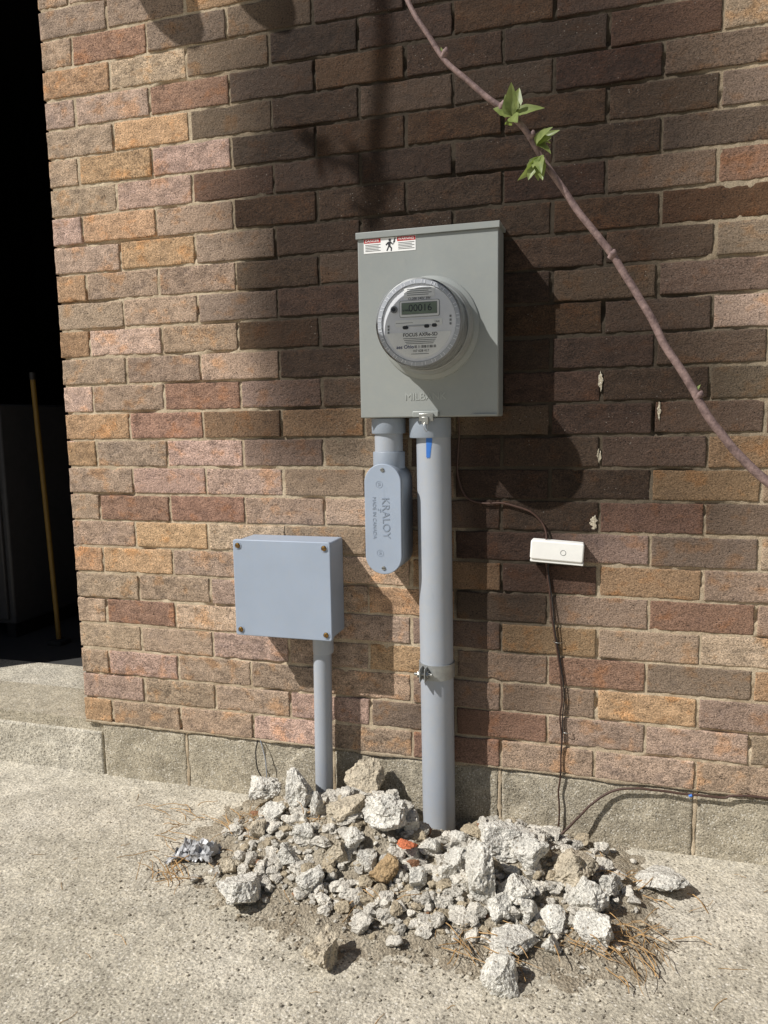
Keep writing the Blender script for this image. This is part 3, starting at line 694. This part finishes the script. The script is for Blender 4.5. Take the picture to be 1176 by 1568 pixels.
def leaf(p,d,up,L,w,curl=.2):
    p=np.array(p,float);d=np.array(d,float);d/=np.linalg.norm(d);up=np.array(up,float);s=np.cross(d,up);s/=np.linalg.norm(s);up=np.cross(s,d)
    o=len(LV);n=9
    for i in range(n):
        t=i/(n-1);ww=w/2*math.sin(math.pi*min(1,t**.8*.97+.02))*(1-.15*t)
        c_=p+d*L*t+up*(-curl*L*t*t)
        for k,sg in enumerate((-1,-.5,0,.5,1)):
            LV.append(c_+s*ww*sg*(1+.08*math.sin(t*30)*(abs(sg)==1))+up*abs(sg)*ww*.35)
    for i in range(n-1):
        for k in range(4):LF.append((o+i*5+k,o+i*5+k+1,o+(i+1)*5+k+1,o+(i+1)*5+k))
def cluster(p,n,L,dirc,spread=.7):
    for i in range(n):
        d=np.array(dirc,float)+rng.normal(size=3)*spread;leaf(p,d,rng.normal(size=3)*.5+np.array([0,-1,.6]),L*rng.uniform(.6,1.1),L*rng.uniform(.42,.56),rng.uniform(-.1,.5))
cluster((1.226,E-.002,1.043),12,.026,(-.1,0,1),.5)
cluster((1.247,E-.002,1.017),8,.022,(.9,0,.35),.5)
cluster((1.250,E-.004,1.006),7,.024,(-.25,-.2,-1),.4)
cluster((1.163,E,1.105),3,.006,(-.3,0,1),.4);cluster((1.31,E,.922),2,.005,(.5,0,1),.3);cluster((1.385,E,.80),2,.006,(.6,0,.8),.3)
for c_ in((-.357,YT,2.87),(-.355,YT,2.84),(-.47,YT,2.93),(-.36,YT,2.90),(-.365,YT,2.81),(-.35,YT,2.83),(-.355,YT,2.86)): cluster(c_,9,.045,(0,0,.2),1.)
cluster((-.38,YT,2.89),4,.035,(0,0,.2),1.)
for i in range(90):
    t=rng.random();p=np.array([2.0,E-.06,2.5])*(1-t)+np.array([.9,E-.1,3.55])*t+np.array([0,0,.12*math.sin(t*3)])
    cluster(p+rng.normal(size=3)*.04,2,.035,(0,0,.6),.9)
for i in range(80):
    z=rng.uniform(2.2,3.9);cluster((2.25+rng.normal()*.15,E-.08+rng.normal()*.15,z),2,.035,(0,0,.6),.9)
npmesh('leaves',LV,LF,LEAF,T,smooth=True)
for i,(x,z) in enumerate(((1.166,1.103),(1.217,1.052),(1.243,1.024),(1.313,.918),(1.387,.795))):
    tube('bud_%d'%i,[(x-.002,E,z-.002),(x+.001,E-.002,z+.002),(x+.002,E-.003,z+.005)],[.0026,.0032,.0008],BARK,T,n=8)
# ------------------------------------------------------------------ light
tv=Vector((1.18,1.0,-1.57)).normalized()
sl=bpy.data.lights.new('sun','SUN');sl.energy=5.0;sl.angle=math.radians(.5);sl.color=(1,.97,.93)
so=link(bpy.data.objects.new('sun',sl));so.rotation_euler=tv.to_track_quat('-Z','Y').to_euler()
so.location=(-4,-4,6)
w=bpy.data.worlds.new('World');scene.world=w;w.use_nodes=True;t=w.node_tree
sk=t.nodes.new('ShaderNodeTexSky');sk.sky_type='NISHITA';sk.sun_disc=False
sk.sun_elevation=math.asin(-tv.z);sk.sun_rotation=math.atan2(-tv.x,-tv.y)
bg=t.nodes['Background'];bg.inputs[1].default_value=.05;t.links.new(sk.outputs[0],bg.inputs[0])
# ------------------------------------------------------------------ camera
def rot(a,b,c):
    fw=np.array([-math.sin(a)*math.cos(b),math.cos(a)*math.cos(b),-math.sin(b)]);r=np.array([math.cos(a),math.sin(a),0]);u=np.cross(r,fw)
    return r*math.cos(c)+u*math.sin(c),-r*math.sin(c)+u*math.cos(c),fw
R,U,Fw=rot(.2858,.1224,-.01575)
cd=bpy.data.cameras.new('camera');cam=link(bpy.data.objects.new('camera',cd))
cam.matrix_world=Matrix(((R[0],U[0],-Fw[0],1.308),(R[1],U[1],-Fw[1],-1.600),(R[2],U[2],-Fw[2],.779),(0,0,0,1)))
cd.sensor_fit='HORIZONTAL';cd.sensor_width=36;cd.lens=36*1140/1176;cd.clip_start=.05;cd.clip_end=300
scene.camera=cam
scene.view_settings.view_transform='Standard';scene.view_settings.look='None';scene.view_settings.exposure=0
